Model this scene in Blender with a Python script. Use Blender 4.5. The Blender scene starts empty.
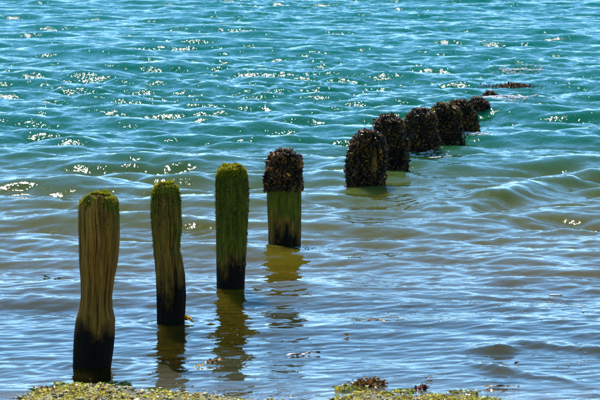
import bpy, math
import numpy as np

# ------------------------------------------------------------------ camera, sky, sun, exposure
scene = bpy.context.scene
CAM_H, FPX = 2.67, 3500.0                     # eye height in metres, focal length in pixels of a 600 px wide frame
PITCH = math.atan(350.0 / FPX)
SUN_EL, SUN_AZ = math.radians(50), math.radians(-13)   # azimuth from +Y (view direction), negative = left

cam_data = bpy.data.cameras.new("camera")
cam = bpy.data.objects.new("camera", cam_data)
scene.collection.objects.link(cam)
cam.location = (0, 0, CAM_H)
cam.rotation_euler = (math.pi / 2 - PITCH, 0, 0)
cam_data.sensor_width = 36
cam_data.lens = 36 * FPX / 600
cam_data.clip_start = 0.1
cam_data.clip_end = 20000
cam_data.dof.use_dof = True
cam_data.dof.focus_distance = 21.5
cam_data.dof.aperture_fstop = 22
scene.camera = cam

world = bpy.data.worlds.new("World")
scene.world = world
world.use_nodes = True
wn, wl = world.node_tree.nodes, world.node_tree.links
wn.clear()
sky = wn.new("ShaderNodeTexSky")
sky.sky_type = 'NISHITA'
sky.sun_disc = False
sky.sun_elevation = SUN_EL
sky.sun_rotation = SUN_AZ
sky.air_density = 0.5
sky.dust_density = 0.0
sky.ozone_density = 2.5
bg = wn.new("ShaderNodeBackground")
bg.inputs["Strength"].default_value = 0.15
wo = wn.new("ShaderNodeOutputWorld")
deep = wn.new("ShaderNodeHueSaturation")            # the photograph's deep, saturated blue sky
deep.inputs["Hue"].default_value = .486
deep.inputs["Saturation"].default_value = 1.16
wl.new(sky.outputs[0], deep.inputs["Color"])
wl.new(deep.outputs[0], bg.inputs[0])
wl.new(bg.outputs[0], wo.inputs[0])

sun_data = bpy.data.lights.new("sun", 'SUN')
sun_data.energy = 3.2
sun_data.angle = math.radians(0.53)
sun_data.color = (1.0, 0.96, 0.90)
sun = bpy.data.objects.new("sun", sun_data)
scene.collection.objects.link(sun)
sun.rotation_euler = (math.pi / 2 - SUN_EL, 0, math.pi - SUN_AZ)
sun.location = (-20, 30, 50)

scene.view_settings.view_transform = 'Standard'
scene.view_settings.look = 'None'
scene.view_settings.exposure = 0.96
scene.view_settings.gamma = 1.0
scene.cycles.use_denoising = True
scene.cycles.use_adaptive_sampling = False
scene.cycles.sample_clamp_direct = 40
scene.cycles.max_bounces = 8
scene.cycles.transparent_max_bounces = 10
scene.cycles.caustics_reflective = False
scene.cycles.caustics_refractive = False

C = scene.collection
rng = np.random.default_rng(11)

# ------------------------------------------------------------------ helpers
def ray(px, py):
    a, b = (px - 300) / FPX, (200 - py) / FPX
    c, s = math.cos(PITCH), math.sin(PITCH)
    return np.array([a, c + b * s, -s + b * c])

def ground(px, py, z=0.0):
    d = ray(px, py)
    return d * ((z - CAM_H) / d[2]) + np.array([0, 0, CAM_H])

def at_depth(px, py, Y):
    d = ray(px, py)
    return d * (Y / d[1]) + np.array([0, 0, CAM_H])

def smooth(a, b, x):
    t = np.clip((x - a) / (b - a), 0, 1)
    return t * t * (3 - 2 * t)

def _hash(i, j, k, seed):
    h = (i * 374761393 + j * 668265263 + k * 2147483647 + seed * 974634257) & 0xFFFFFFFF
    h = ((h ^ (h >> 13)) * 1274126177) & 0xFFFFFFFF
    h = ((h ^ (h >> 16)) * 2246822519) & 0xFFFFFFFF
    return ((h ^ (h >> 15)) & 0xFFFFFF) / float(0xFFFFFF)

def vnoise(x, y, z, seed=0):
    x, y, z = np.broadcast_arrays(np.asarray(x, float), np.asarray(y, float), np.asarray(z, float))
    i, j, k = np.floor(x).astype(np.int64), np.floor(y).astype(np.int64), np.floor(z).astype(np.int64)
    u, v, w = x - i, y - j, z - k
    u, v, w = u*u*(3-2*u), v*v*(3-2*v), w*w*(3-2*w)
    r = 0
    for a in (0, 1):
        for b in (0, 1):
            for c in (0, 1):
                r = r + _hash(i+a, j+b, k+c, seed) * (u if a else 1-u) * (v if b else 1-v) * (w if c else 1-w)
    return r * 2 - 1

def fbm(x, y, z, seed=0, oct=4):
    r, a, f = 0, 1.0, 1.0
    for o in range(oct):
        r = r + a * vnoise(np.asarray(x)*f, np.asarray(y)*f, np.asarray(z)*f, seed + o*17)
        a *= .5; f *= 2.03
    return r

def mesh_np(name, V, loops, starts, totals, smooth_shade=True, attrs=None, colors=None):
    me = bpy.data.meshes.new(name)
    me.vertices.add(len(V)); me.vertices.foreach_set("co", np.ascontiguousarray(V, np.float32).ravel())
    me.loops.add(len(loops)); me.loops.foreach_set("vertex_index", np.ascontiguousarray(loops, np.int32))
    me.polygons.add(len(starts))
    me.polygons.foreach_set("loop_start", np.ascontiguousarray(starts, np.int32))
    me.polygons.foreach_set("loop_total", np.ascontiguousarray(totals, np.int32))
    me.polygons.foreach_set("use_smooth", np.full(len(starts), smooth_shade, bool))
    for k, a in (attrs or {}).items():
        at = me.attributes.new(k, 'FLOAT', 'POINT')
        at.data.foreach_set("value", np.ascontiguousarray(a, np.float32))
    for k, a in (colors or {}).items():
        at = me.attributes.new(k, 'FLOAT_COLOR', 'POINT')
        at.data.foreach_set("color", np.ascontiguousarray(np.c_[a, np.ones(len(a))], np.float32).ravel())
    me.update(calc_edges=True)
    return me

def polys(name, V, F, **kw):
    """F: (n, 3) or (n, 4) array of indices"""
    F = np.asarray(F, np.int32)
    n, m = F.shape
    return mesh_np(name, V, F.ravel(), np.arange(n) * m, np.full(n, m), **kw)

def grid_faces(nr, nc, wrap=False):
    r, c = np.meshgrid(np.arange(nr - 1), np.arange(nc if wrap else nc - 1), indexing='ij')
    c2 = (c + 1) % nc
    return np.stack([r*nc + c, r*nc + c2, (r+1)*nc + c2, (r+1)*nc + c], -1).reshape(-1, 4)

def link(name, me, mat, parent=None):
    o = bpy.data.objects.new(name, me)
    me.materials.append(mat)
    C.objects.link(o)
    o.parent = parent
    return o

def tag(o, label=None, cat=None, group=None, kind=None):
    for k, v in (("label", label), ("category", cat), ("group", group), ("kind", kind)):
        if v: o[k] = v
    return o

# ------------------------------------------------------------------ node helpers
def material(name):
    m = bpy.data.materials.new(name); m.use_nodes = True
    nt = m.node_tree; nt.nodes.clear()
    out = nt.nodes.new("ShaderNodeOutputMaterial")
    return m, nt, out

def N(nt, kind, **kw):
    n = nt.nodes.new("ShaderNode" + kind)
    for k, v in kw.items():
        if k.startswith("i_"):
            key = k[2:].replace("_", " ")
            n.inputs[key].default_value = v
        else:
            setattr(n, k, v)
    return n

def L(nt, a, b): nt.links.new(a, b)

def noise(nt, vec, scale, detail=4, rough=.55):
    n = N(nt, "TexNoise"); n.inputs["Scale"].default_value = scale
    n.inputs["Detail"].default_value = detail; n.inputs["Roughness"].default_value = rough
    if vec is not None: L(nt, vec, n.inputs["Vector"])
    return n

def ramp(nt, fac, stops):
    r = N(nt, "ValToRGB")
    e = r.color_ramp.elements
    while len(e) < len(stops): e.new(.5)
    for el, (p, c) in zip(e, stops):
        el.position = p; el.color = (*c, 1) if len(c) == 3 else c
    L(nt, fac, r.inputs[0])
    return r

def math_n(nt, op, a, b=None, clamp=False):
    n = N(nt, "Math", operation=op, use_clamp=clamp)
    for i, v in enumerate((a, b)):
        if v is None: continue
        if isinstance(v, (int, float)): n.inputs[i].default_value = v
        else: L(nt, v, n.inputs[i])
    return n.outputs[0]

def mixc(nt, fac, a, b, blend='MIX'):
    n = N(nt, "Mix", data_type='RGBA', blend_type=blend)
    for i, v in ((0, fac), (6, a), (7, b)):
        if isinstance(v, (int, float)): n.inputs[i].default_value = v
        elif isinstance(v, tuple): n.inputs[i].default_value = (*v, 1)
        else: L(nt, v, n.inputs[i])
    return n.outputs[2]

def mapping(nt, scale):
    tc = N(nt, "TexCoord"); mp = N(nt, "Mapping")
    mp.inputs["Scale"].default_value = scale
    L(nt, tc.outputs["Object"], mp.inputs[0])
    return mp.outputs[0]

# ------------------------------------------------------------------ materials
def mat_water():
    m, nt, out = material("sea_water")
    dep = N(nt, "Attribute", attribute_name="depth").outputs["Fac"]
    dep = math_n(nt, 'MAXIMUM', dep, 0.0)
    # fine wind ripples, below the size of the modelled waves
    n1 = noise(nt, mapping(nt, (9, 6, 9)), 1.0, 4, .55)
    n2 = noise(nt, mapping(nt, (24, 13, 24)), 1.0, 2, .5)
    hgt = math_n(nt, 'ADD', n1.outputs[0], math_n(nt, 'MULTIPLY', n2.outputs[0], .42))
    amp = math_n(nt, 'ADD', .14, math_n(nt, 'MULTIPLY', math_n(nt, 'MULTIPLY', dep, dep), .42), True)
    bump = N(nt, "Bump"); bump.inputs["Strength"].default_value = 1.0
    L(nt, math_n(nt, 'MULTIPLY', amp, .019), bump.inputs["Distance"]); L(nt, hgt, bump.inputs["Height"])
    # light absorbed on its way to the sand and back: red goes first
    tint = N(nt, "CombineXYZ")
    for i, k in enumerate((1.15, .5, 1.15)):
        L(nt, math_n(nt, 'POWER', math.e, math_n(nt, 'MULTIPLY', dep, -k)), tint.inputs[i])
    tr = N(nt, "BsdfTransparent"); L(nt, tint.outputs[0], tr.inputs[0])
    # light scattered back by the water itself
    sc = math_n(nt, 'SUBTRACT', 1.0, math_n(nt, 'POWER', math.e, math_n(nt, 'MULTIPLY', dep, -4.0)))
    body = ramp(nt, math_n(nt, 'DIVIDE', dep, 2.4), [(0, (.045, .034, .004)), (.09, (.075, .055, .004)), (.16, (.125, .090, .005)), (.28, (.10, .10, .012)), (.46, (.006, .10, .044)), (1, (.000, .135, .085))])
    df = N(nt, "SubsurfaceScattering", falloff='BURLEY'); L(nt, body.outputs[0], df.inputs["Color"])
    df.inputs["Scale"].default_value = 1.0; df.inputs["Radius"].default_value = (.24, .24, .24)
    under = N(nt, "MixShader"); L(nt, sc, under.inputs[0]); L(nt, tr.outputs[0], under.inputs[1]); L(nt, df.outputs[0], under.inputs[2])
    fr = N(nt, "Fresnel"); fr.inputs["IOR"].default_value = 1.34; L(nt, bump.outputs[0], fr.inputs["Normal"])
    gl = N(nt, "BsdfGlossy"); gl.inputs["Roughness"].default_value = .05; L(nt, bump.outputs[0], gl.inputs["Normal"])
    mx = N(nt, "MixShader"); L(nt, fr.outputs[0], mx.inputs[0]); L(nt, under.outputs[0], mx.inputs[1]); L(nt, gl.outputs[0], mx.inputs[2])
    L(nt, mx.outputs[0], out.inputs[0])
    return m

def principled(nt, out, **kw):
    p = N(nt, "BsdfPrincipled")
    for k, v in kw.items():
        p.inputs[k].default_value = v
    L(nt, p.outputs[0], out.inputs[0])
    return p

def mat_beach():
    m, nt, out = material("wet_sand_and_grit")
    p = principled(nt, out, Roughness=.55)
    n1 = noise(nt, mapping(nt, (2.5, 1.5, 2.5)), 1.0, 6, .6)
    n2 = noise(nt, mapping(nt, (90, 90, 90)), 1.0, 4, .7)
    c1 = ramp(nt, n1.outputs[0], [(.3, (.065, .045, .013)), (.5, (.10, .072, .022)), (.72, (.14, .10, .034))])
    c2 = ramp(nt, n2.outputs[0], [(.3, (.5, .5, .5)), (.6, (1, 1, 1)), (.75, (1.25, 1.2, 1.1))])
    n3 = noise(nt, mapping(nt, (14, 10, 14)), 1.0, 5, .6)
    film = math_n(nt, 'MULTIPLY', N(nt, "Attribute", attribute_name="film").outputs["Fac"], ramp(nt, n3.outputs[0], [(.38, (0,)*3), (.58, (1,)*3)]).outputs[0])
    ground_col = mixc(nt, math_n(nt, 'MULTIPLY', film, .85), c1.outputs[0], (.42, .36, .035))
    L(nt, mixc(nt, 1.0, ground_col, c2.outputs[0], 'MULTIPLY'), p.inputs["Base Color"])
    b = N(nt, "Bump"); b.inputs["Distance"].default_value = .012; L(nt, n2.outputs[0], b.inputs["Height"]); L(nt, b.outputs[0], p.inputs["Normal"])
    return m

def mat_wood():
    m, nt, out = material("weathered_wood")
    p = principled(nt, out)
    a = lambda k: N(nt, "Attribute", attribute_name=k).outputs["Fac"]
    grain, stain, algae = a("grain"), a("stain"), a("algae")
    fine = noise(nt, mapping(nt, (60, 60, 6)), 1.0, 6, .68)
    spot = noise(nt, mapping(nt, (28, 28, 16)), 1.0, 5, .6)
    big = noise(nt, mapping(nt, (7, 7, 4)), 1.0, 4, .6)
    g = math_n(nt, 'ADD', math_n(nt, 'MULTIPLY', grain, .45), math_n(nt, 'MULTIPLY', fine.outputs[0], .72))
    wood = ramp(nt, g, [(.26, (.018, .007, .001)), (.42, (.15, .060, .007)), (.60, (.32, .132, .015)), (.85, (.50, .23, .035))])
    col = mixc(nt, math_n(nt, 'MULTIPLY', ramp(nt, big.outputs[0], [(.42, (0,)*3), (.66, (1,)*3)]).outputs[0], .28), wood.outputs[0], (.105, .082, .014))
    # worm holes
    vo = N(nt, "TexVoronoi"); vo.inputs["Scale"].default_value = 1.0; L(nt, mapping(nt, (45, 45, 28)), vo.inputs["Vector"])
    hole = math_n(nt, 'MULTIPLY', ramp(nt, vo.outputs["Distance"], [(.10, (1,)*3), (.22, (0,)*3)]).outputs[0], ramp(nt, big.outputs[0], [(.45, (0,)*3), (.6, (1,)*3)]).outputs[0])
    col = mixc(nt, hole, col, (.010, .005, .002))
    # tide stain: black film of wet slime
    st = math_n(nt, 'ADD', stain, math_n(nt, 'MULTIPLY', math_n(nt, 'SUBTRACT', spot.outputs[0], .5), 1.3))
    st = ramp(nt, st, [(.15, (0,)*3), (.80, (1,)*3)]).outputs[0]
    col = mixc(nt, st, col, (.013, .0075, .003))
    # green algae
    al = math_n(nt, 'ADD', algae, math_n(nt, 'MULTIPLY', math_n(nt, 'SUBTRACT', spot.outputs[0], .5), .9))
    al = ramp(nt, al, [(.35, (0,)*3), (.62, (1,)*3)]).outputs[0]
    green = ramp(nt, fine.outputs[0], [(.3, (.040, .036, .003)), (.52, (.125, .110, .006)), (.72, (.26, .21, .010))])
    col = mixc(nt, al, col, green.outputs[0])
    L(nt, col, p.inputs["Base Color"])
    p.inputs["Roughness"].default_value = .8
    p.inputs["Specular IOR Level"].default_value = .12
    b = N(nt, "Bump"); b.inputs["Distance"].default_value = .006; b.inputs["Strength"].default_value = .9
    L(nt, math_n(nt, 'ADD', fine.outputs[0], math_n(nt, 'MULTIPLY', spot.outputs[0], .6)), b.inputs["Height"]); L(nt, b.outputs[0], p.inputs["Normal"])
    return m

def mat_attr(name, rough, spec=.5, trans=0.0, bump=0.0):
    m, nt, out = material(name)
    p = principled(nt, out, Roughness=rough)
    p.inputs["Specular IOR Level"].default_value = spec
    col = N(nt, "Attribute", attribute_name="tone").outputs["Color"]
    n = noise(nt, mapping(nt, (120, 120, 120)), 1.0, 3)
    r = ramp(nt, n.outputs[0], [(.3, (.65,)*3), (.7, (1.2,)*3)])
    col = mixc(nt, 1.0, col, r.outputs[0], 'MULTIPLY')
    L(nt, col, p.inputs["Base Color"])
    if bump:
        b = N(nt, "Bump"); b.inputs["Distance"].default_value = bump
        L(nt, n.outputs[0], b.inputs["Height"]); L(nt, b.outputs[0], p.inputs["Normal"])
    if trans:
        t = N(nt, "BsdfTranslucent"); L(nt, col, t.inputs[0])
        mx = N(nt, "MixShader"); mx.inputs[0].default_value = trans
        L(nt, p.outputs[0], mx.inputs[1]); L(nt, t.outputs[0], mx.inputs[2]); L(nt, mx.outputs[0], out.inputs[0])
    return m

M_WATER, M_BEACH, M_WOOD = mat_water(), mat_beach(), mat_wood()
M_SHELL = mat_attr("mussel_shell", .5, .22, bump=.003)
M_WEED = mat_attr("seaweed", .35, .5, .5)
M_ALGAE = mat_attr("algae", .7, .2, .3)
M_PEBBLE = mat_attr("wet_pebble", .5, .35, bump=.003)
M_FOAM = mat_attr("foam", .5, .5, .3)

# ------------------------------------------------------------------ beach and seabed
MOUNDS = []          # x, y, radius x, radius y, height
for px, py, rx, ry, h in [(88, 400, .26, .34, .058), (135, 402, .26, .32, .050), (52, 400, .13, .26, .040), (190, 406, .26, .24, .040),
                          (366, 399, .13, .22, .048), (420, 403, .20, .20, .046), (480, 404, .2, .16, .036)]:
    g = ground(px, py); MOUNDS.append((g[0], g[1], rx, ry * 1.4, h))

def bed(x, y):
    x, y = np.asarray(x, float), np.asarray(y, float)
    d = y - 16.55
    z = -.070 * d
    z = np.where(d > 31, -.070*31 - .03*(d - 31), z)
    z = np.clip(z, -12, 1.25)
    z = z + .012 * fbm(x*.9, y*.7, 0, 3) * smooth(12, 18, y) * (1 - smooth(84, 120, y)) + .006 * fbm(x*7, y*7, 0, 9, 3) * (1 - smooth(19, 25, y))
    for mx, my, rx, ry, h in MOUNDS:
        z = z + h * .68 * np.exp(-((x-mx)/rx)**2 - ((y-my)/ry)**2) * (1 + .45 * fbm(x*9, y*7, 0, 5, 3))
    return z

def axis(start, stop, step):
    v = [start]
    while v[-1] < stop: v.append(v[-1] + step(v[-1]))
    return np.array(v)

def tail(v0, stop, s):
    v = [v0]
    while v[-1] < stop:
        s *= 1.16; v.append(v[-1] + s)
    return np.array(v[1:])

xp = axis(0, 7, lambda x: .03 if x < 2.4 else .08)
xp = np.r_[xp, tail(xp[-1], 7000, .08)]
xs = np.r_[-xp[:0:-1], xp]
yp = axis(13, 42, lambda y: .06 if y > 19.6 or y < 15.7 else .022)
ys = np.r_[-tail(-13, 400, .06)[::-1], yp, tail(yp[-1], 7000, .08)]
X, Y = np.meshgrid(xs, ys)
V = np.stack([X, Y, bed(X, Y)], -1).reshape(-1, 3)
tag(link("beach", polys("beach", V, grid_faces(len(ys), len(xs)), attrs={"film": smooth(-.03, .0, V[:, 2]) * (1 - smooth(.06, .16, V[:, 2]))}), M_BEACH), "shingle and sand beach running down under the sea", "beach", kind="structure")

# ------------------------------------------------------------------ sea: wave spectrum made into a height field
def spectrum(n, size, peak, shortest, wind, spread, seed):
    r = np.random.default_rng(seed)
    k1 = 2 * np.pi * np.fft.fftfreq(n, size / n)
    kx, ky = np.meshgrid(k1, k1)
    k = np.hypot(kx, ky); k[0, 0] = 1
    kp = 2 * np.pi / peak
    cs = (kx * math.sin(wind) + ky * math.cos(wind)) / k
    S = k**-4 * np.exp(-1.2 * (kp / k)**2) * (np.abs(cs)**spread + .03) * np.exp(-(k * shortest / 6.28)**2)
    S[0, 0] = 0
    h = np.sqrt(S) * (r.normal(size=(n, n)) + 1j * r.normal(size=(n, n)))
    H = np.fft.ifft2(h).real; sc = 1 / H.std()
    Dx = np.fft.ifft2(-1j * kx / k * h).real * sc
    Dy = np.fft.ifft2(-1j * ky / k * h).real * sc
    return H * sc, Dx, Dy

def sample(tile, size, x, y):
    n = tile[0].shape[0]
    u, v = (x / size * n) % n, (y / size * n) % n
    i, j = u.astype(np.int32), v.astype(np.int32)
    a, b = u - i, v - j
    i2, j2 = (i + 1) % n, (j + 1) % n
    i %= n; j %= n
    return [t[j, i]*(1-a)*(1-b) + t[j, i2]*a*(1-b) + t[j2, i]*(1-a)*b + t[j2, i2]*a*b for t in tile]

xp = axis(0, 6.2, lambda x: .014 if x < 2.0 else .014 + (x - 2.0) * .005)
xp = np.r_[xp, tail(xp[-1], 7000, .05)]
xs = np.r_[-xp[:0:-1], xp]
yp = axis(15.6, 64, lambda y: min(.062, max(.012, y*y / 15950 * .9)))
ys = np.r_[np.arange(13.2, 15.55, .08), yp, tail(yp[-1], 7000, .07)]
X, Y = np.meshgrid(xs, ys)
swell = spectrum(1024, 27.0, 2.0, .22, math.radians(6), 3.5, 4)
chop = spectrum(1024, 8.3, .75, .09, math.radians(12), 3.0, 8)
ripl = spectrum(1024, 3.7, .24, .035, math.radians(-10), 5.0, 15)
fade = 1 - smooth(64, 160, np.hypot(X*1.6, Y))
aA = (.005 + .028 * smooth(18.5, 29.4, Y)) * fade * (1 - .25*smooth(36, 58, Y))
aB = (.0038 + .0045 * smooth(18, 26, Y)) * fade
aC = (.0013 + .0003 * smooth(17.6, 22.4, Y)) * (1 - smooth(34, 50, np.hypot(X*1.6, Y)))
c, s = math.cos(.31), math.sin(.31)
def trough_score(off):
    # the photograph is taken with a trough in front of the outermost stumps
    pts = [(ground(px, py)[:2], w) for px, py, w in ((481, 116, 3), (481, 121, 3), (470, 127, 2), (490, 104, 2), (512, 92, 2), (450, 150, 1), (284, 246, 1.5), (365, 190, 1))]
    q = np.array([p for p, w in pts])
    h = sample(swell, 27.0, q[:, 0], q[:, 1] + off)[0]
    return sum(w * max(v, -.8) for v, (p, w) in zip(h, pts))
OFF = min(np.arange(0, 27, .1), key=trough_score)
hA = sample(swell, 27.0, X, Y + OFF)
gust = .95 + .75 * fbm(X*.22 + 3, Y*.10, 0, 77, 3)
aB = aB * np.clip(gust, .35, 1.7)
hB = sample(chop, 8.3, c*X - s*Y, s*X + c*Y)
hC = sample(ripl, 3.7, c*X + s*Y, -s*X + c*Y)
Z = aA*hA[0] + aB*hB[0] + aC*hC[0]
DX = .9*aA*hA[1] + .8*aB*(c*hB[1] + s*hB[2])
DY = .9*aA*hA[2] + .8*aB*(-s*hB[1] + c*hB[2])

def ridge(points, height, front, back, rough=1.0):
    """a low wave along a line of pixels; steep towards the beach"""
    P = np.array([ground(*p)[:2] for p in points])
    sel = (X > P[0, 0] - .1) & (X < P[-1, 0] + .2) & (Y > P[:, 1].min() - 5*front - .4) & (Y < P[:, 1].max() + 5*back + .4)
    x, y = X[sel], Y[sel]
    yr = np.interp(x, P[:, 0], P[:, 1])
    yr = yr + .10 * rough * fbm(x*3, 0, 0, 31, 4)
    hh = height * np.clip(1 - .2*rough + .7 * rough * fbm(x*5, y*2, 0, 33, 3), .2, 1.6)
    end = smooth(P[0, 0] - .02, P[0, 0] + .28, x) * (1 - smooth(P[-1, 0] - .28, P[-1, 0] + .1, x))
    d = y - yr
    Z[sel] += hh * end * np.where(d < 0, np.exp(-(d/front/1.4)**2), np.exp(-(d/back/1.4)**2))

ridge([(445, 352), (520, 347), (640, 356)], .030, .07, .16)
ridge([(455, 362), (510, 371), (580, 386)], .026, .05, .13)
ridge([(545, 336), (640, 340)], .02, .06, .12)
ridge([(395, 206), (470, 210), (540, 192), (640, 172)], .075, .25, .5, .25)
ridge([(-40, 305), (60, 300), (160, 306)], .02, .09, .2)

# small rings where the water laps at the piles
for px, py in ((92, 369), (171, 327), (231, 293), (285, 243), (365, 188), (392, 172), (421, 153), (450, 147)):
    g = ground(px, py)
    sel = (np.abs(X - g[0]) < .9) & (np.abs(Y - g[1]) < 1.0)
    x, y = X[sel] - g[0], Y[sel] - g[1] - .08
    rad, ang = np.hypot(x, y), np.arctan2(y, x)
    Z[sel] += .0055 * np.cos(rad * 2*np.pi/.11 + 1.5*np.sin(ang*2 + px)) * np.exp(-((rad - .1)/.22)**2) * (.6 + .4*np.sin(ang*3 + py)) + .004 * np.exp(-((rad - .09)/.05)**2)
D = Z - bed(X, Y)
V = np.stack([X + DX, Y + DY, Z], -1).reshape(-1, 3)
tag(link("sea", polys("sea", V, grid_faces(len(ys), len(xs)), attrs={"depth": D.ravel()}), M_WATER),
    "teal sea with small sparkling waves, shallow and sandy at the beach", "sea", kind="structure")

def water_z(x, y):
    i = min(max(np.searchsorted(xs, x), 0), len(xs) - 1)
    j = min(max(np.searchsorted(ys, y), 0), len(ys) - 1)
    return float(Z[j, i])

# ------------------------------------------------------------------ small geometry builders (batches of shells, blades, fronds, stones)
def ellipsoid(nu=7, nv=5, taper=.45):
    v = [(0, 0, -1)]
    for a in range(1, nv):
        t = math.pi * a / nv
        z = -math.cos(t); r = math.sin(t) * (1 - taper * z * .6)
        for b in range(nu):
            q = 2 * math.pi * b / nu
            v.append((r * math.cos(q), r * math.sin(q), z))
    v.append((0, 0, 1))
    f = []
    for b in range(nu):
        f.append((0, 1 + (b + 1) % nu, 1 + b))
        for a in range(nv - 2):
            p, q = 1 + a*nu + b, 1 + a*nu + (b + 1) % nu
            f += [(p, q, q + nu), (p, q + nu, p + nu)]
        k = 1 + (nv - 2) * nu
        f.append((k + b, k + (b + 1) % nu, len(v) - 1))
    return np.array(v, float), np.array(f, int)

def frames(d, up=None):
    """orthonormal frames with z along d (n,3); random roll"""
    d = d / np.linalg.norm(d, axis=1, keepdims=True)
    r = rng.normal(size=d.shape) if up is None else np.broadcast_to(up, d.shape)
    x = np.cross(r, d); x /= np.linalg.norm(x, axis=1, keepdims=True) + 1e-9
    y = np.cross(d, x)
    return np.stack([x, y, d], 2)      # columns

def batch(base_v, base_f, pos, frm, size, tone, jitter=.0):
    n, m = len(pos), len(base_v)
    b = base_v[None] * size[:, None, :]
    if jitter: b = b * (1 + jitter * rng.normal(size=(n, m, 1)))
    V = np.einsum('nij,nmj->nmi', frm, b) + pos[:, None, :]
    F = (base_f[None] + (np.arange(n) * m)[:, None, None]).reshape(-1, base_f.shape[1])
    return V.reshape(-1, 3), F, np.repeat(tone, m, axis=0)

def ribbons(pos, direction, length, width, tone, segs=5, droop=1.0, curl=.5, flat=False):
    """n leaf ribbons; each bends towards the ground and waves"""
    n = len(pos)
    d = direction / np.linalg.norm(direction, axis=1, keepdims=True)
    side = np.cross(d, np.array([0, 0, 1.0]) if flat else rng.normal(size=(n, 3)))
    side /= np.linalg.norm(side, axis=1, keepdims=True) + 1e-9
    p = pos.copy(); rows = []
    for k in range(segs + 1):
        t = k / segs
        w = width * (np.sin(np.pi * (.12 + .82 * t)) ** .8) * (1 + .35 * rng.normal(size=n))
        nrm = np.cross(side, d)
        lift = nrm * (width * .25 * rng.normal(size=n))[:, None]
        rows += [p - side * w[:, None] * .5 + lift, p + side * w[:, None] * .5 - lift]
        p = p + d * (length / segs)[:, None]
        d = d + np.array([0, 0, -1.0]) * droop / segs + curl / segs * rng.normal(size=(n, 3)) * ([1, 1, .25] if flat else [1, 1, 1])
        d /= np.linalg.norm(d, axis=1, keepdims=True)
    V = np.stack(rows, 1)
    f = np.array([(2*k, 2*k + 1, 2*k + 3, 2*k + 2) for k in range(segs)])
    m = 2 * (segs + 1)
    F = (f[None] + (np.arange(n) * m)[:, None, None]).reshape(-1, 4)
    return V.reshape(-1, 3), F, np.repeat(tone, m, axis=0)

def tones(n, choices, weights, spread=.25):
    c = np.array(choices)[rng.choice(len(choices), n, p=np.array(weights) / sum(weights))]
    return np.clip(c * (1 + spread * rng.normal(size=(n, 1))), .002, .95)

SHELL_V, SHELL_F = ellipsoid(6, 4, .5)
STONE_V, STONE_F = ellipsoid(7, 4, 0)

# ------------------------------------------------------------------ the row of posts
# outline in pixels: (y, left, right) from the top down; the last row is the waterline
POSTS = [
 dict(rows=[(195, 90, 110), (197, 84, 115), (201, 80, 118), (212, 78.3, 119.5), (228, 78, 120), (245, 78.6, 119.5), (262, 79, 118), (278, 80.5, 114.5), (296, 81, 112), (307, 79.5, 112.5), (320, 76, 115.5), (335, 74, 115), (350, 73.3, 113.5), (369, 73, 111)],
      stain=(328, 13), algae=.13, cap=.85, label="bare brown wooden post nearest the beach, waisted, with yellow-green top"),
 dict(rows=[(183.5, 159, 173), (186, 155, 177), (193, 152, 179.5), (205, 151, 181), (223, 151, 182), (240, 152.5, 180.5), (248, 153, 179.5), (257, 154, 182), (275, 155.5, 185), (295, 156.5, 186), (312, 157, 185), (327, 157, 184)],
      stain=(286, 18), algae=.42, cap=.7, label="slim mossy wooden post second from the beach, notched on its right side"),
 dict(rows=[(166.5, 223, 241), (168.5, 219, 245), (175, 216.5, 247), (188, 215.7, 248.5), (205, 215.5, 249), (230, 216, 247.5), (260, 216.3, 246), (278, 216.7, 245), (293, 217, 244.5)],
      stain=(262, 14), algae=.78, cap=.85, label="straight green wooden post covered in algae, third from the beach"),
 dict(rows=[(152, 276, 291), (154.5, 271, 296), (161, 268, 299.5), (175, 266.5, 301), (200, 266.7, 301.3), (226, 268, 301), (243, 268.5, 300.5)],
      stain=(234, 22), algae=.75, cap=0, mussel=(150, 190, 430), label="wooden post wearing a cap of dark mussels above a bare green shaft"),
 dict(rows=[(133, 359, 376), (136, 356, 381), (143, 352, 383), (157, 349, 383), (172, 347, 383), (188, 347.5, 382.5)], stain=(120, 6), algae=.3, cap=0, mussel=(120, 190, 520), weed=60, bald=True,
      label="mussel-covered stump with a pale bare patch, nearest of the low stumps"),
 dict(rows=[(117, 381, 394), (120, 377, 400), (126, 375.5, 403), (140, 375.5, 405.5), (158, 377, 406.5), (172, 379, 407)], stain=(100, 9), algae=.1, cap=0, mussel=(100, 180, 480), weed=70,
      label="tall dark mussel-covered stump directly behind the bald-patched stump"),
 dict(rows=[(111, 413, 427), (114, 409, 432), (121, 406, 435), (135, 405, 436), (153, 406, 437)], stain=(100, 9), algae=.1, cap=0, mussel=(100, 160, 420), weed=130,
      label="brown weedy mussel-covered stump, third of the low stumps, foam at its foot"),
 dict(rows=[(105.5, 437, 452), (108, 434, 456), (114, 433, 458), (128, 434, 460), (147, 436, 464)], stain=(90, 9), algae=.1, cap=0, mussel=(90, 160, 400), weed=130, green=True,
      label="mussel-covered stump with crown weed coloured sunlit yellow-green"),
 dict(rows=[(102.5, 452, 465), (105, 450, 469), (112, 450, 473), (124, 452, 477), (136, 454, 478)], stain=(90, 9), algae=.1, cap=0, mussel=(90, 150, 330), weed=130,
      label="sloping dark weedy stump just seaward of the yellow-green crowned stump"),
 dict(rows=[(99.5, 473, 481), (102, 469, 486), (106, 468, 488.5), (114, 469, 491)], stain=(90, 9), algae=.1, cap=0, mussel=(90, 150, 200), weed=150,
      label="low brown weed-draped stump, last one standing clear of the water"),
 dict(rows=[(93.5, 487, 493), (95, 485, 496), (97.5, 483, 498.5)], stain=(80, 9), algae=.1, cap=0, mussel=(80, 120, 60), weed=90,
      label="tiny orange-brown weedy stump top barely above the water"),
 dict(rows=[(84.2, 508, 520), (85.5, 503, 526), (88, 498, 530)], stain=(80, 9), algae=.1, cap=0, mussel=(80, 120, 60), weed=120,
      label="farthest stump of the row, awash, with brown weed spreading on the water"),
]
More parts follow.
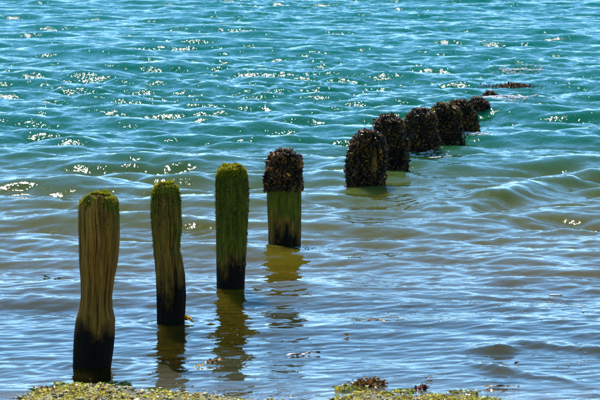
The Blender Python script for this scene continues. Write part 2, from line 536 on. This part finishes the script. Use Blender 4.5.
for pi, P in enumerate(POSTS):
    rows = np.array(P["rows"], float)
    base = ground((rows[-1, 1] + rows[-1, 2]) / 2, rows[-1, 0])
    Yb = base[1]
    Rb = .5 * (rows[-1, 2] - rows[-1, 1]) / FPX * Yb
    Yb += Rb * .8                                      # the waterline seen is the near side
    pl = np.array([at_depth(r[1], r[0], Yb) for r in rows]); pr = np.array([at_depth(r[2], r[0], Yb) for r in rows])
    zz, cx, rr = pl[:, 2], (pl[:, 0] + pr[:, 0]) / 2, (pr[:, 0] - pl[:, 0]) / 2
    zbot = float(bed(cx[-1], Yb)) - .25
    root = bpy.data.objects.new("wooden_post", None)
    C.objects.link(root)
    root.location = (cx[-1], Yb, float(bed(cx[-1], Yb)))
    tag(root, P["label"], "post", "row of old groyne posts running out to sea")
    org = np.array(root.location)
    # profile functions over height
    zt = zz[0]
    def prof(z, zz=zz, cx=cx, rr=rr):
        return np.interp(z, zz[::-1], cx[::-1]), np.interp(z, zz[::-1], rr[::-1])
    def radial(th, z, seed=pi):
        """relief of the shaft: lobes, grain, cracks"""
        ct, st = np.cos(th), np.sin(th)
        lob = .09 * fbm(ct*1.3 + seed*7, st*1.3, z*2.2, 40, 3) - .05 * np.clip(np.abs(fbm(ct*2.6 + seed*3, st*2.6, z*4.5, 43, 3)) - .25, 0, 1)
        wz = z + 0.0
        tw = th + .10 * vnoise(z*3, seed, 0, 70) + .05 * vnoise(z*9, seed, 0, 71)
        gr = fbm(np.cos(tw)*13, np.sin(tw)*13, z*2.6 + seed*9, 50, 5) * (.55 + .45*vnoise(ct*2, st*2, z*4, 52))
        cr = np.zeros_like(gr)
        r = np.random.default_rng(100 + seed)
        for q in range(22):
            t0, z0, ln = r.uniform(0, 6.283), r.uniform(zbot, zt), r.uniform(.12, .45)
            dd = np.angle(np.exp(1j * (tw - t0 - .08*np.sin(z*5 + q))))
            cr = np.maximum(cr, r.uniform(.4, 1) * np.exp(-(dd/r.uniform(.022, .05))**2) * np.exp(-((z - z0)/ln)**4))
        return lob, gr, cr
    NA = 224 if pi < 4 else 72
    zs = np.r_[np.linspace(zbot, zt - .06, 150 if pi < 4 else 60), np.linspace(zt - .055, zt, 26)]
    th = np.linspace(0, 2*np.pi, NA, endpoint=False)
    TH, ZS = np.meshgrid(th, zs)
    cX, R = prof(ZS)
    lob, gr, cr = radial(TH, ZS)
    kk = smooth(.0, .04, zt - ZS) * .7 + .3
    Rr = R * (1 + lob * np.abs(np.sin(TH) * .9 + .1)) + (.0020 * gr - .012 * cr) * kk
    top_wob = .022 * fbm(np.cos(TH)*1.6*R/.1, np.sin(TH)*1.6*R/.1, pi*3., 60, 3) * smooth(.12, 0, zt - ZS) if False else .020 * fbm(np.cos(TH)*1.6*R/.1, np.sin(TH)*1.6*R/.1, pi*3., 60, 3) * (1 - smooth(0, .12, zt - ZS))
    Vx, Vy, Vz = cX + Rr*np.cos(TH), Yb + .92*Rr*np.sin(TH), ZS + top_wob
    V = np.stack([Vx, Vy, Vz], -1).reshape(-1, 3)
    # closed rough top: rings shrinking to the middle
    nr = len(zs); tops = []
    for q in (.75, .5, .25):
        rx = R[-1] * q
        tz = zt + .004 + .020 * fbm(np.cos(th)*1.6*rx/.1, np.sin(th)*1.6*rx/.1, pi*3., 60, 3)
        tops.append(np.stack([cX[-1] + rx*np.cos(th), Yb + .92*rx*np.sin(th), tz], -1))
    V = np.r_[V, np.concatenate(tops)]
    F = grid_faces(nr + 3, NA, wrap=True)
    ctr = np.array([[cX[-1, 0], Yb, zt + .004 + .02 * float(fbm(0, 0, pi*3., 60, 3))]])
    last = (nr + 2) * NA
    fan = np.array([(last + i, last + (i + 1) % NA, len(V), len(V)) for i in range(NA)])
    V = np.r_[V, ctr]
    loops = np.r_[F.ravel(), fan[:, :3].ravel()]
    totals = np.r_[np.full(len(F), 4), np.full(NA, 3)]
    starts = np.r_[0, np.cumsum(totals)[:-1]]
    va = lambda A, e: np.r_[A.ravel(), np.full(3*NA + 1, e)]
    zst = at_depth(300, P["stain"][0], Yb)[2]
    wst = P["stain"][1] / FPX * Yb
    stain = np.clip(.5 - (ZS - zst - wst * .9 * fbm(np.cos(TH)*2.2 + pi, np.sin(TH)*2.2, ZS*2.5, 80, 4) - wst*.5*gr) / (wst * 2.2), 0, 1)
    hh = zt - ZS
    if pi == 3:          # dark byssus and dead shell under the mussels
        zc = at_depth(300, 188, Yb)[2]
        stain = np.maximum(stain, smooth(zc - .02, zc + .05, ZS + .03*fbm(np.cos(TH)*4, np.sin(TH)*4, ZS*6, 35, 3)))
    if P.get("bald"):
        an_ = np.angle(np.exp(1j*(TH - math.radians(-58))))
        stain = stain * smooth(.2, 1.5, .35 + (an_/.30)**2 + ((ZS - zt*.42)/(zt*.33))**2 + .3*gr)
    alg = P["algae"] * (1 - (.15 if P['algae'] > .7 else .8)*smooth(zt*.35, zt*.75, hh)) * (1 - stain) + P["cap"] * (1 - smooth(.0, .09, hh + .09*fbm(np.cos(TH)*4, np.sin(TH)*4, ZS*2, 81, 4)))
    alg = alg + (.16 if P["algae"] > .15 else .1) * (1 - stain) * np.abs(np.cos(TH))**3
    me = mesh_np("post_shaft", V - org, loops, starts, totals, attrs={"grain": va(np.clip(.5 + .9*gr - .6*cr, 0, 1), .5), "stain": va(stain, stain[-1].mean()), "algae": va(alg, max(P["cap"], P["algae"]))})  # grain tone, with the dark of the cracks' shade painted in
    link("shaft", me, M_WOOD, root)

    def surface(t, z, out=0.0):
        c_, r_ = prof(z)
        l_, _, _ = radial(t, z)
        r_ = r_ * (1 + l_ * np.abs(np.sin(t)*.9 + .1)) + out
        return np.stack([c_ + r_*np.cos(t), Yb + .92*r_*np.sin(t), z], -1), np.stack([np.cos(t), np.sin(t), 0*t], -1)

    if P["cap"] > 0:
        # short algae tufts: thick on the crown, thinning down the flanks
        n = int(2600 * P["cap"]); nt_ = n // 2
        t = rng.uniform(0, 2*np.pi, n); q = np.sqrt(rng.uniform(0, 1, n))
        p1 = np.stack([cX[-1, 0] + rr[0]*1.05*q*np.cos(t), Yb + .92*rr[0]*1.05*q*np.sin(t), zt + .004 + .020 * fbm(np.cos(t)*1.6*rr[0]*q/.1, np.sin(t)*1.6*rr[0]*q/.1, pi*3., 60, 3)], -1)
        n1 = np.stack([.5*q*np.cos(t), .5*q*np.sin(t), np.ones(n)], -1)
        n2 = int(2400 * P["cap"] + 9000 * max(0, P["algae"] - .15))
        t2 = rng.uniform(0, 2*np.pi, n2)
        dep = np.where(rng.uniform(size=n2) < .5, rng.exponential(.03, n2), rng.exponential(.02 + .55 * max(0, P["algae"] - .2), n2))
        z2 = zt - .002 - np.clip(dep, 0, zt * .72)
        p2, n2v = surface(t2, z2)
        ok = fbm(np.cos(t2)*3, np.sin(t2)*3, z2*6, 90 + pi, 3) * (dep < zt*.7) + .9 - 9 * (dep >= zt*.7) - 4 * np.clip(zt - z2 - .05, 0, .2) * (1.2 - P["algae"]) > .25
        p2, n2v = p2[ok], n2v[ok]
        pos = np.r_[p1, p2]; nv_ = np.r_[n1, n2v + [0, 0, .3]] + .55 * rng.normal(size=(len(p1) + len(p2), 3))
        m_ = len(pos)
        ton = tones(m_, [(.80, .66, .02), (.56, .49, .015), (.09, .09, .006), (.30, .18, .02)], [4, 4, 2, 1])  # crown tufts: the sun's brightness is put into their tones
        low = smooth(.02, .10, zt - pos[:, 2])[:, None]
        ton = ton * (1 - low) + low * tones(m_, [(.17, .145, .007), (.10, .095, .005), (.22, .18, .010)], [3, 3, 1])
        Vt, Ft, Tt = ribbons(pos - org, nv_, rng.uniform(.004, .011, m_), rng.uniform(.003, .006, m_), ton, segs=2, droop=.8, curl=.8)
        # strands combed down the flanks by the tide
        ns = int(300 * P["cap"]) if P["algae"] > .2 else 40
        ts, zs_ = rng.uniform(0, 2*np.pi, ns), zt - .01 - rng.exponential(.05 + .25*P["algae"], ns)
        zs_ = np.clip(zs_, .25*zt, zt)
        ps, nsv = surface(ts, zs_, -.001)
        Vs, Fs, Ts = ribbons(ps - org, nsv*.03 + [0, 0, -1.0] + .05*rng.normal(size=(ns, 3)), rng.uniform(.015, .04, ns), rng.uniform(.004, .008, ns), tones(ns, [(.30, .25, .010), (.16, .15, .008), (.09, .085, .005)], [2, 3, 2]), segs=4, droop=.2, curl=.12)
        tag(link("algae_strands", polys("algae_strands", Vs, Fs, colors={"tone": Ts}), M_ALGAE, root), kind="stuff")
        tag(link("algae_tufts", polys("algae_tufts", Vt, Ft, colors={"tone": Tt}), M_ALGAE, root), kind="stuff")

    if "mussel" in P:
        ya, yb_, n = P["mussel"]
        zlo = max(at_depth(300, yb_, Yb)[2], -.12)
        n = int(n * 6.0)
        t = rng.uniform(0, 2*np.pi, n)
        z = zt - (zt - zlo) * rng.uniform(0, 1, n)**(1.0 if zlo < 0 else 1.25)
        keep = np.ones(n, bool)
        if zlo > 0:      # ragged lower edge of the cap
            keep = z > zlo + .085 * fbm(np.cos(t)*3.5, np.sin(t)*3.5, 0, 33, 4) - .10 * (rng.uniform(size=n) < .08) - .035 * (np.cos(t) < -.5) - .02
        if P.get("bald"):
            ang = np.angle(np.exp(1j*(t - math.radians(-58))))
            keep &= ~(((ang/.30)**2 + ((z - zt*.42)/(zt*.33))**2 < 1 + .5*fbm(t*4, z*20, 0, 12, 2)) & (rng.uniform(size=n) < .8))
        t, z = t[keep], z[keep]
        lump = .024 * np.maximum(fbm(np.cos(t)*3, np.sin(t)*3, z*11, 44 + pi, 3), -.12)
        pa, na = surface(t, z, lump)
        k = int(len(t) * .22) + 12
        tq, q = rng.uniform(0, 2*np.pi, k), np.sqrt(rng.uniform(0, 1, k))
        pb = np.stack([cx[0] + rr[0]*q*np.cos(tq), Yb + rr[0]*q*np.sin(tq), zt + .004 + 0*q], -1)
        pos = np.r_[pa, pb]; nm = np.r_[na, np.tile([0, 0, 1.0], (k, 1))]
        m_ = len(pos)
        s_ = np.clip(np.exp(rng.normal(-.45, .32, m_)), .35, 1.5) * (1 + (Yb - 22) * .008)
        size = np.stack([.0085*s_, .0065*s_, .017*s_], -1)
        frm = frames(nm * .55 + .75 * rng.normal(size=(m_, 3)) + [0, 0, .15])
        ton = tones(m_, [(.024, .013, .008), (.075, .031, .008), (.24, .085, .009), (.34, .15, .018)], [4, 4, 2.6, .5], .35)
        # colonies: brown weedy clumps between blue-black ones, shells of each clump about one age
        clp = fbm(pos[:, 0]*13, pos[:, 1]*13, pos[:, 2]*13, 47 + pi, 2)[:, None]
        ton = ton * np.clip(.95 + 1.1*clp, .35, 2.2) * np.where(clp > 0, [1.15, 1.0, .85], [.85, .95, 1.15])
        size = size * np.clip(1.0 + .45*fbm(pos[:, 0]*9, pos[:, 1]*9, pos[:, 2]*9, 57 + pi, 2), .55, 1.6)[:, None]
        Vt, Ft, Tt = batch(SHELL_V, SHELL_F, pos - org + nm * (.006 * s_)[:, None], frm, size, ton)
        tag(link("mussel_crust", polys("mussel_crust", Vt, Ft, colors={"tone": Tt}), M_SHELL, root), kind="stuff")
    if "weed" in P:
        n = P["weed"] * 6
        t = rng.uniform(0, 2*np.pi, n)
        z = zt - np.clip(rng.exponential(.35, n), 0, 1) * (zt + .02)
        pa, na = surface(t, z, .012)
        crown = rng.uniform(size=n) < .35
        q = np.sqrt(rng.uniform(0, 1, n))
        pa[crown] = np.stack([cx[0] + rr[0]*q*np.cos(t), Yb + rr[0]*q*np.sin(t), np.full(n, zt + .012)], -1)[crown]
        na[crown] = na[crown] * .6 + [0, 0, .6]
        if pi == 11:
            pa[:, 0] += rng.normal(size=n) * .14 - .05; pa[:, 2] = .012 + .01 * rng.normal(size=n)
        ch = [(.11, .05, .010), (.05, .024, .007), (.20, .095, .015), (.02, .012, .006)]
        wt = [4, 4, 2, 3]
        if P.get("green"):
            sunlit_crown = z > zt - .07  # sunlight on the stump's top, painted as yellow-green weed colour
            ton = np.where(sunlit_crown[:, None], tones(n, [(.26, .22, .02), (.20, .14, .02), (.12, .06, .012)], [4, 2, 2]), tones(n, ch, wt))
        else:
            ton = tones(n, ch, wt)
        Vt, Ft, Tt = ribbons(pa - org, na + .45*rng.normal(size=(n, 3)), rng.uniform(.016, .042, n), rng.uniform(.006, .012, n), ton, segs=4, droop=2.0, curl=.9)
        tag(link("seaweed_fringe", polys("seaweed_fringe", Vt, Ft, colors={"tone": Tt}), M_WEED, root), kind="stuff")

# ------------------------------------------------------------------ shingle on the beach
n = 36000
x, y = rng.uniform(-3.2, 3.2, n), rng.uniform(14.8, 18.4, n)
z = bed(x, y)
patch = fbm(x*4, y*4, 0, 21, 3)
keep = (z > -.055 + .03*patch) & (rng.uniform(size=n) < np.where(z > -.006, 1, .35))
x, y, z = x[keep], y[keep], z[keep]; n = len(x)
s_ = np.exp(rng.normal(-5.25, .45, n))
ton = tones(n, [(.55, .44, .20), (.44, .33, .10), (.20, .13, .04), (.85, .78, .60), (.28, .13, .03)], [4, 4, 3, 2, 1.5], .2)  # the whitest pebbles also stand in for wet glints, painted as colour
up = np.tile([0, 0, 1.0], (n, 1)) + .3*rng.normal(size=(n, 3))
Vt, Ft, Tt = batch(STONE_V, STONE_F, np.stack([x, y, z + s_*.25], -1), frames(up), np.stack([s_*rng.uniform(.8, 1.5, n), s_, s_*rng.uniform(.45, .8, n)], -1), ton, .07)
tag(link("shingle", polys("shingle", Vt, Ft, colors={"tone": Tt}), M_PEBBLE), "wet mixed pebbles and grit at the waterline", "shingle", kind="stuff")
# scraps of green weed strewn among the pebbles
n = 30000
x, y = rng.uniform(-3.2, 3.2, n), rng.uniform(14.8, 18.2, n)
z = bed(x, y)
mi = rng.integers(0, len(MOUNDS), 8000); mm = np.array(MOUNDS)[mi]
x, y = np.r_[x, mm[:, 0] + mm[:, 2]*.75*rng.normal(size=8000)], np.r_[y, mm[:, 1] + mm[:, 3]*.6*rng.normal(size=8000)]
z = bed(x, y); n = len(x)
keep = (z > -.012) & (fbm(x*5, y*6, 0, 61, 3) + .9*rng.normal(size=n)*.4 > .05)
x, y, z = x[keep], y[keep], z[keep]; n = len(x)
ton = tones(n, [(.68, .60, .06), (.50, .46, .05), (.58, .38, .06), (.22, .13, .04)], [4, 3, 2, 2])
dr = np.stack([rng.normal(size=n), rng.normal(size=n), rng.uniform(-.1, .35, n)], -1)
Vt, Ft, Tt = ribbons(np.stack([x, y, z + .008], -1), dr, rng.uniform(.010, .03, n), rng.uniform(.004, .009, n), ton, segs=3, droop=1.2, curl=1.2)
tag(link("weed_scraps", polys("weed_scraps", Vt, Ft, colors={"tone": Tt}), M_WEED), "scraps of yellow-green weed strewn over the shingle", "seaweed", kind="stuff")

# ------------------------------------------------------------------ clumps of seaweed on the shore
YG = [(.46, .44, .04), (.32, .36, .03), (.20, .20, .025)]
OR = [(.36, .17, .02), (.22, .09, .012), (.30, .24, .03)]
BR = [(.20, .085, .015), (.09, .038, .010), (.32, .16, .025)]
RD = [(.22, .02, .012), (.10, .012, .01), (.16, .05, .015)]
def clump(px, py, w, h, n, cols, label, group="seaweed clumps washed up on the shingle", name="seaweed_clump"):
    g = ground(px, py)
    zb = max(float(bed(g[0], g[1])), 0.0)
    root_loc = np.array([g[0], g[1], zb])
    r = np.sqrt(rng.uniform(0, 1, n)); t = rng.uniform(0, 2*np.pi, n)
    pos = np.stack([r*np.cos(t)*w*.45, r*np.sin(t)*w*.45, .004 + h*(1 - r**2)*rng.uniform(.1, .8, n)], -1)
    d = np.stack([np.cos(t), np.sin(t), .25 + .3*rng.normal(size=n)], -1) + .6*rng.normal(size=(n, 3))
    Vt, Ft, Tt = ribbons(pos, d, rng.uniform(.5, 1.2, n)*w*.34, rng.uniform(.5, 1.1, n)*.017, tones(n, cols, [3, 3, 1.6]), segs=5, droop=1.5, curl=1.2)
    Vt[:, 2] = np.clip(Vt[:, 2], .002, h * rng.uniform(.7, 1.2, len(Vt)))
    o = link(name, polys(name, Vt, Ft, colors={"tone": Tt}), M_WEED)
    o.location = root_loc
    return tag(o, label, "seaweed", group)
clump(70, 386, .14, .012, 70, YG, "yellow-green seaweed on shingle just left of the nearest post's foot")
clump(117, 386, .15, .014, 90, YG + [] , "bright yellow-green seaweed on shingle just right of the nearest post's foot")
clump(124, 389, .06, .016, 26, OR, "small orange seaweed tuft lying on the bright yellow-green clump")
clump(48, 392, .15, .026, 80, [YG[1], BR[0], OR[2]], "olive and brown seaweed at the left end of the shingle")
clump(160, 392, .10, .015, 50, YG, "pale green seaweed flattened on shingle between the first two posts' feet")
clump(352, 391, .15, .03, 90, [YG[0], OR[2], YG[1]], "yellow seaweed on the little shingle bank at bottom centre")
clump(368, 386, .16, .045, 110, BR + [], "largest brown seaweed heap on the little bank at bottom centre")
clump(362, 388, .09, .03, 40, OR, "orange seaweed lying against the brown heap at bottom centre")
clump(382, 397, .12, .02, 60, OR[2:] + YG[:2], "golden seaweed in front of the brown heap at bottom centre")
clump(422, 390, .07, .032, 36, RD, "dark red seaweed tuft on the shingle right of the brown heap")
clump(404, 393, .10, .02, 50, YG, "yellow-green seaweed between the brown heap and the dark red tuft")
clump(462, 394, .16, .014, 60, [YG[1], BR[2], YG[2]], "thin line of olive seaweed at the right end of the shingle")

# ------------------------------------------------------------------ scraps afloat
def scrap(px, py, length, width, n, cols, label, lift=.004, flat=True, name="floating_seaweed", z=None):
    g = ground(px, py)
    zb = water_z(g[0], g[1]) + .004 if z is None else z
    pos = np.stack([rng.normal(size=n)*length*.12, rng.normal(size=n)*length*.10, np.full(n, lift)], -1)
    d = np.stack([np.where(rng.uniform(size=n) < .5, -1, 1) * rng.uniform(.6, 1, n), .5*rng.normal(size=n), (.15 if flat else .9) * np.abs(rng.normal(size=n))], -1)
    Vt, Ft, Tt = ribbons(pos, d, rng.uniform(.35, .6, n)*length, rng.uniform(.6, 1.1, n)*width, tones(n, cols, [1]*len(cols)), segs=5, droop=.3 if flat else .6, curl=.4 if flat else .9, flat=flat)
    Vt[:, 2] = np.maximum(Vt[:, 2], -.012)
    o = link(name, polys(name, Vt, Ft, colors={"tone": Tt}), M_WEED)
    o.location = (g[0], g[1], zb)
    return tag(o, label, "seaweed", "seaweed scraps afloat near the shore")
YEL = [(.75, .45, .01), (.62, .36, .01)]
scrap(186.5, 325.5, .075, .026, 14, YEL, "bright yellow frond caught at the foot of the second post", .02, False)
scrap(216, 361, .10, .025, 6, OR[:2], "orange-brown frond afloat below the third post's reflection")
scrap(198, 366, .05, .014, 5, YEL + OR[2:], "small yellow scrap afloat left of the orange-brown frond")
scrap(347, 337, .03, .014, 5, OR, "small orange-brown scrap afloat right of the fourth post's reflection", .008, False)
scrap(376, 322, .22, .010, 6, BR[:2], "long dark strand of weed afloat at centre right of the posts' reflections")
scrap(517, 366, .03, .012, 6, BR[:2], "dark upright scrap on the low wave at lower right", .012, False)
scrap(51, 277, .10, .02, 5, [(.01, .05, .03)], "dark green scrap afloat left of the nearest post")
scrap(305, 354, .16, .012, 6, BR[1:2], "dark weed strand afloat below the fourth post's reflection")
scrap(427, 379, .10, .01, 6, BR, "brown thread of weed afloat above the dark red tuft")
scrap(500, 388, .16, .01, 8, BR, "brown thread of weed afloat at the lower right shoreline")

# white oval float-like scrap
g = ground(556, 293)
b = STONE_V * np.array([.035, .014, .008]) 
sv, sf = ellipsoid(12, 6, 0)
fv = sv[:, [2, 0, 1]] * np.array([.042, .016, .007]) * (1 + .05*rng.normal(size=(len(sv), 1)))
o = link("white_shell", polys("white_shell", fv, sf, colors={"tone": np.tile([.75, .73, .68], (len(fv), 1))}), M_FOAM)
o.location = (g[0], g[1], water_z(g[0], g[1]) + .004)
tag(o, "white oval shell or feather afloat near the right edge", "shell")

# ------------------------------------------------------------------ foam: bubbles and flecks on the water
fx, fy, fs = [], [], []
def foam_at(px, py, sx, sy, n, size):
    n, size = int(n * 2.2), size * (.6 if size < .01 else .85)
    p = np.stack([px + sx*rng.normal(size=n), py + sy*rng.normal(size=n)], -1)
    for a, b_ in p:
        g = ground(a, b_); fx.append(g[0]); fy.append(g[1]); fs.append(size*rng.uniform(.5, 1.4))
foam_at(480, 300, 70, 9, 60, .006); foam_at(560, 310, 30, 8, 25, .006); foam_at(400, 318, 40, 7, 25, .005)
foam_at(300, 335, 60, 12, 20, .004); foam_at(500, 350, 60, 10, 25, .005); foam_at(250, 370, 60, 9, 30, .004)
foam_at(580, 368, 14, 8, 18, .006); foam_at(30, 388, 22, 5, 25, .004)
foam_at(285, 246, 16, 1.2, 110, .007); foam_at(262, 243, 6, 1.2, 30, .006)
foam_at(421, 156, 11, 1.3, 300, .013); foam_at(508, 99, 15, 1.4, 420, .014); foam_at(490, 97, 6, 1, 60, .013)
foam_at(475, 137, 9, 1.2, 60, .011); foam_at(520, 71, 12, .8, 120, .014)
fx, fy, fs = map(np.array, (fx, fy, fs))
fz = np.array([water_z(a, b_) for a, b_ in zip(fx, fy)])
Vt, Ft, Tt = batch(STONE_V, STONE_F, np.stack([fx, fy, fz + fs*.2], -1), frames(np.tile([0, 0, 1.0], (len(fx), 1))), np.stack([fs*1.4, fs, fs*.45], -1), tones(len(fx), [(.85, .86, .84)], [1], .05), .1)
tag(link("foam", polys("foam", Vt, Ft, colors={"tone": Tt}), M_FOAM), "white foam flecks and bubbles on the water", "foam", kind="stuff")
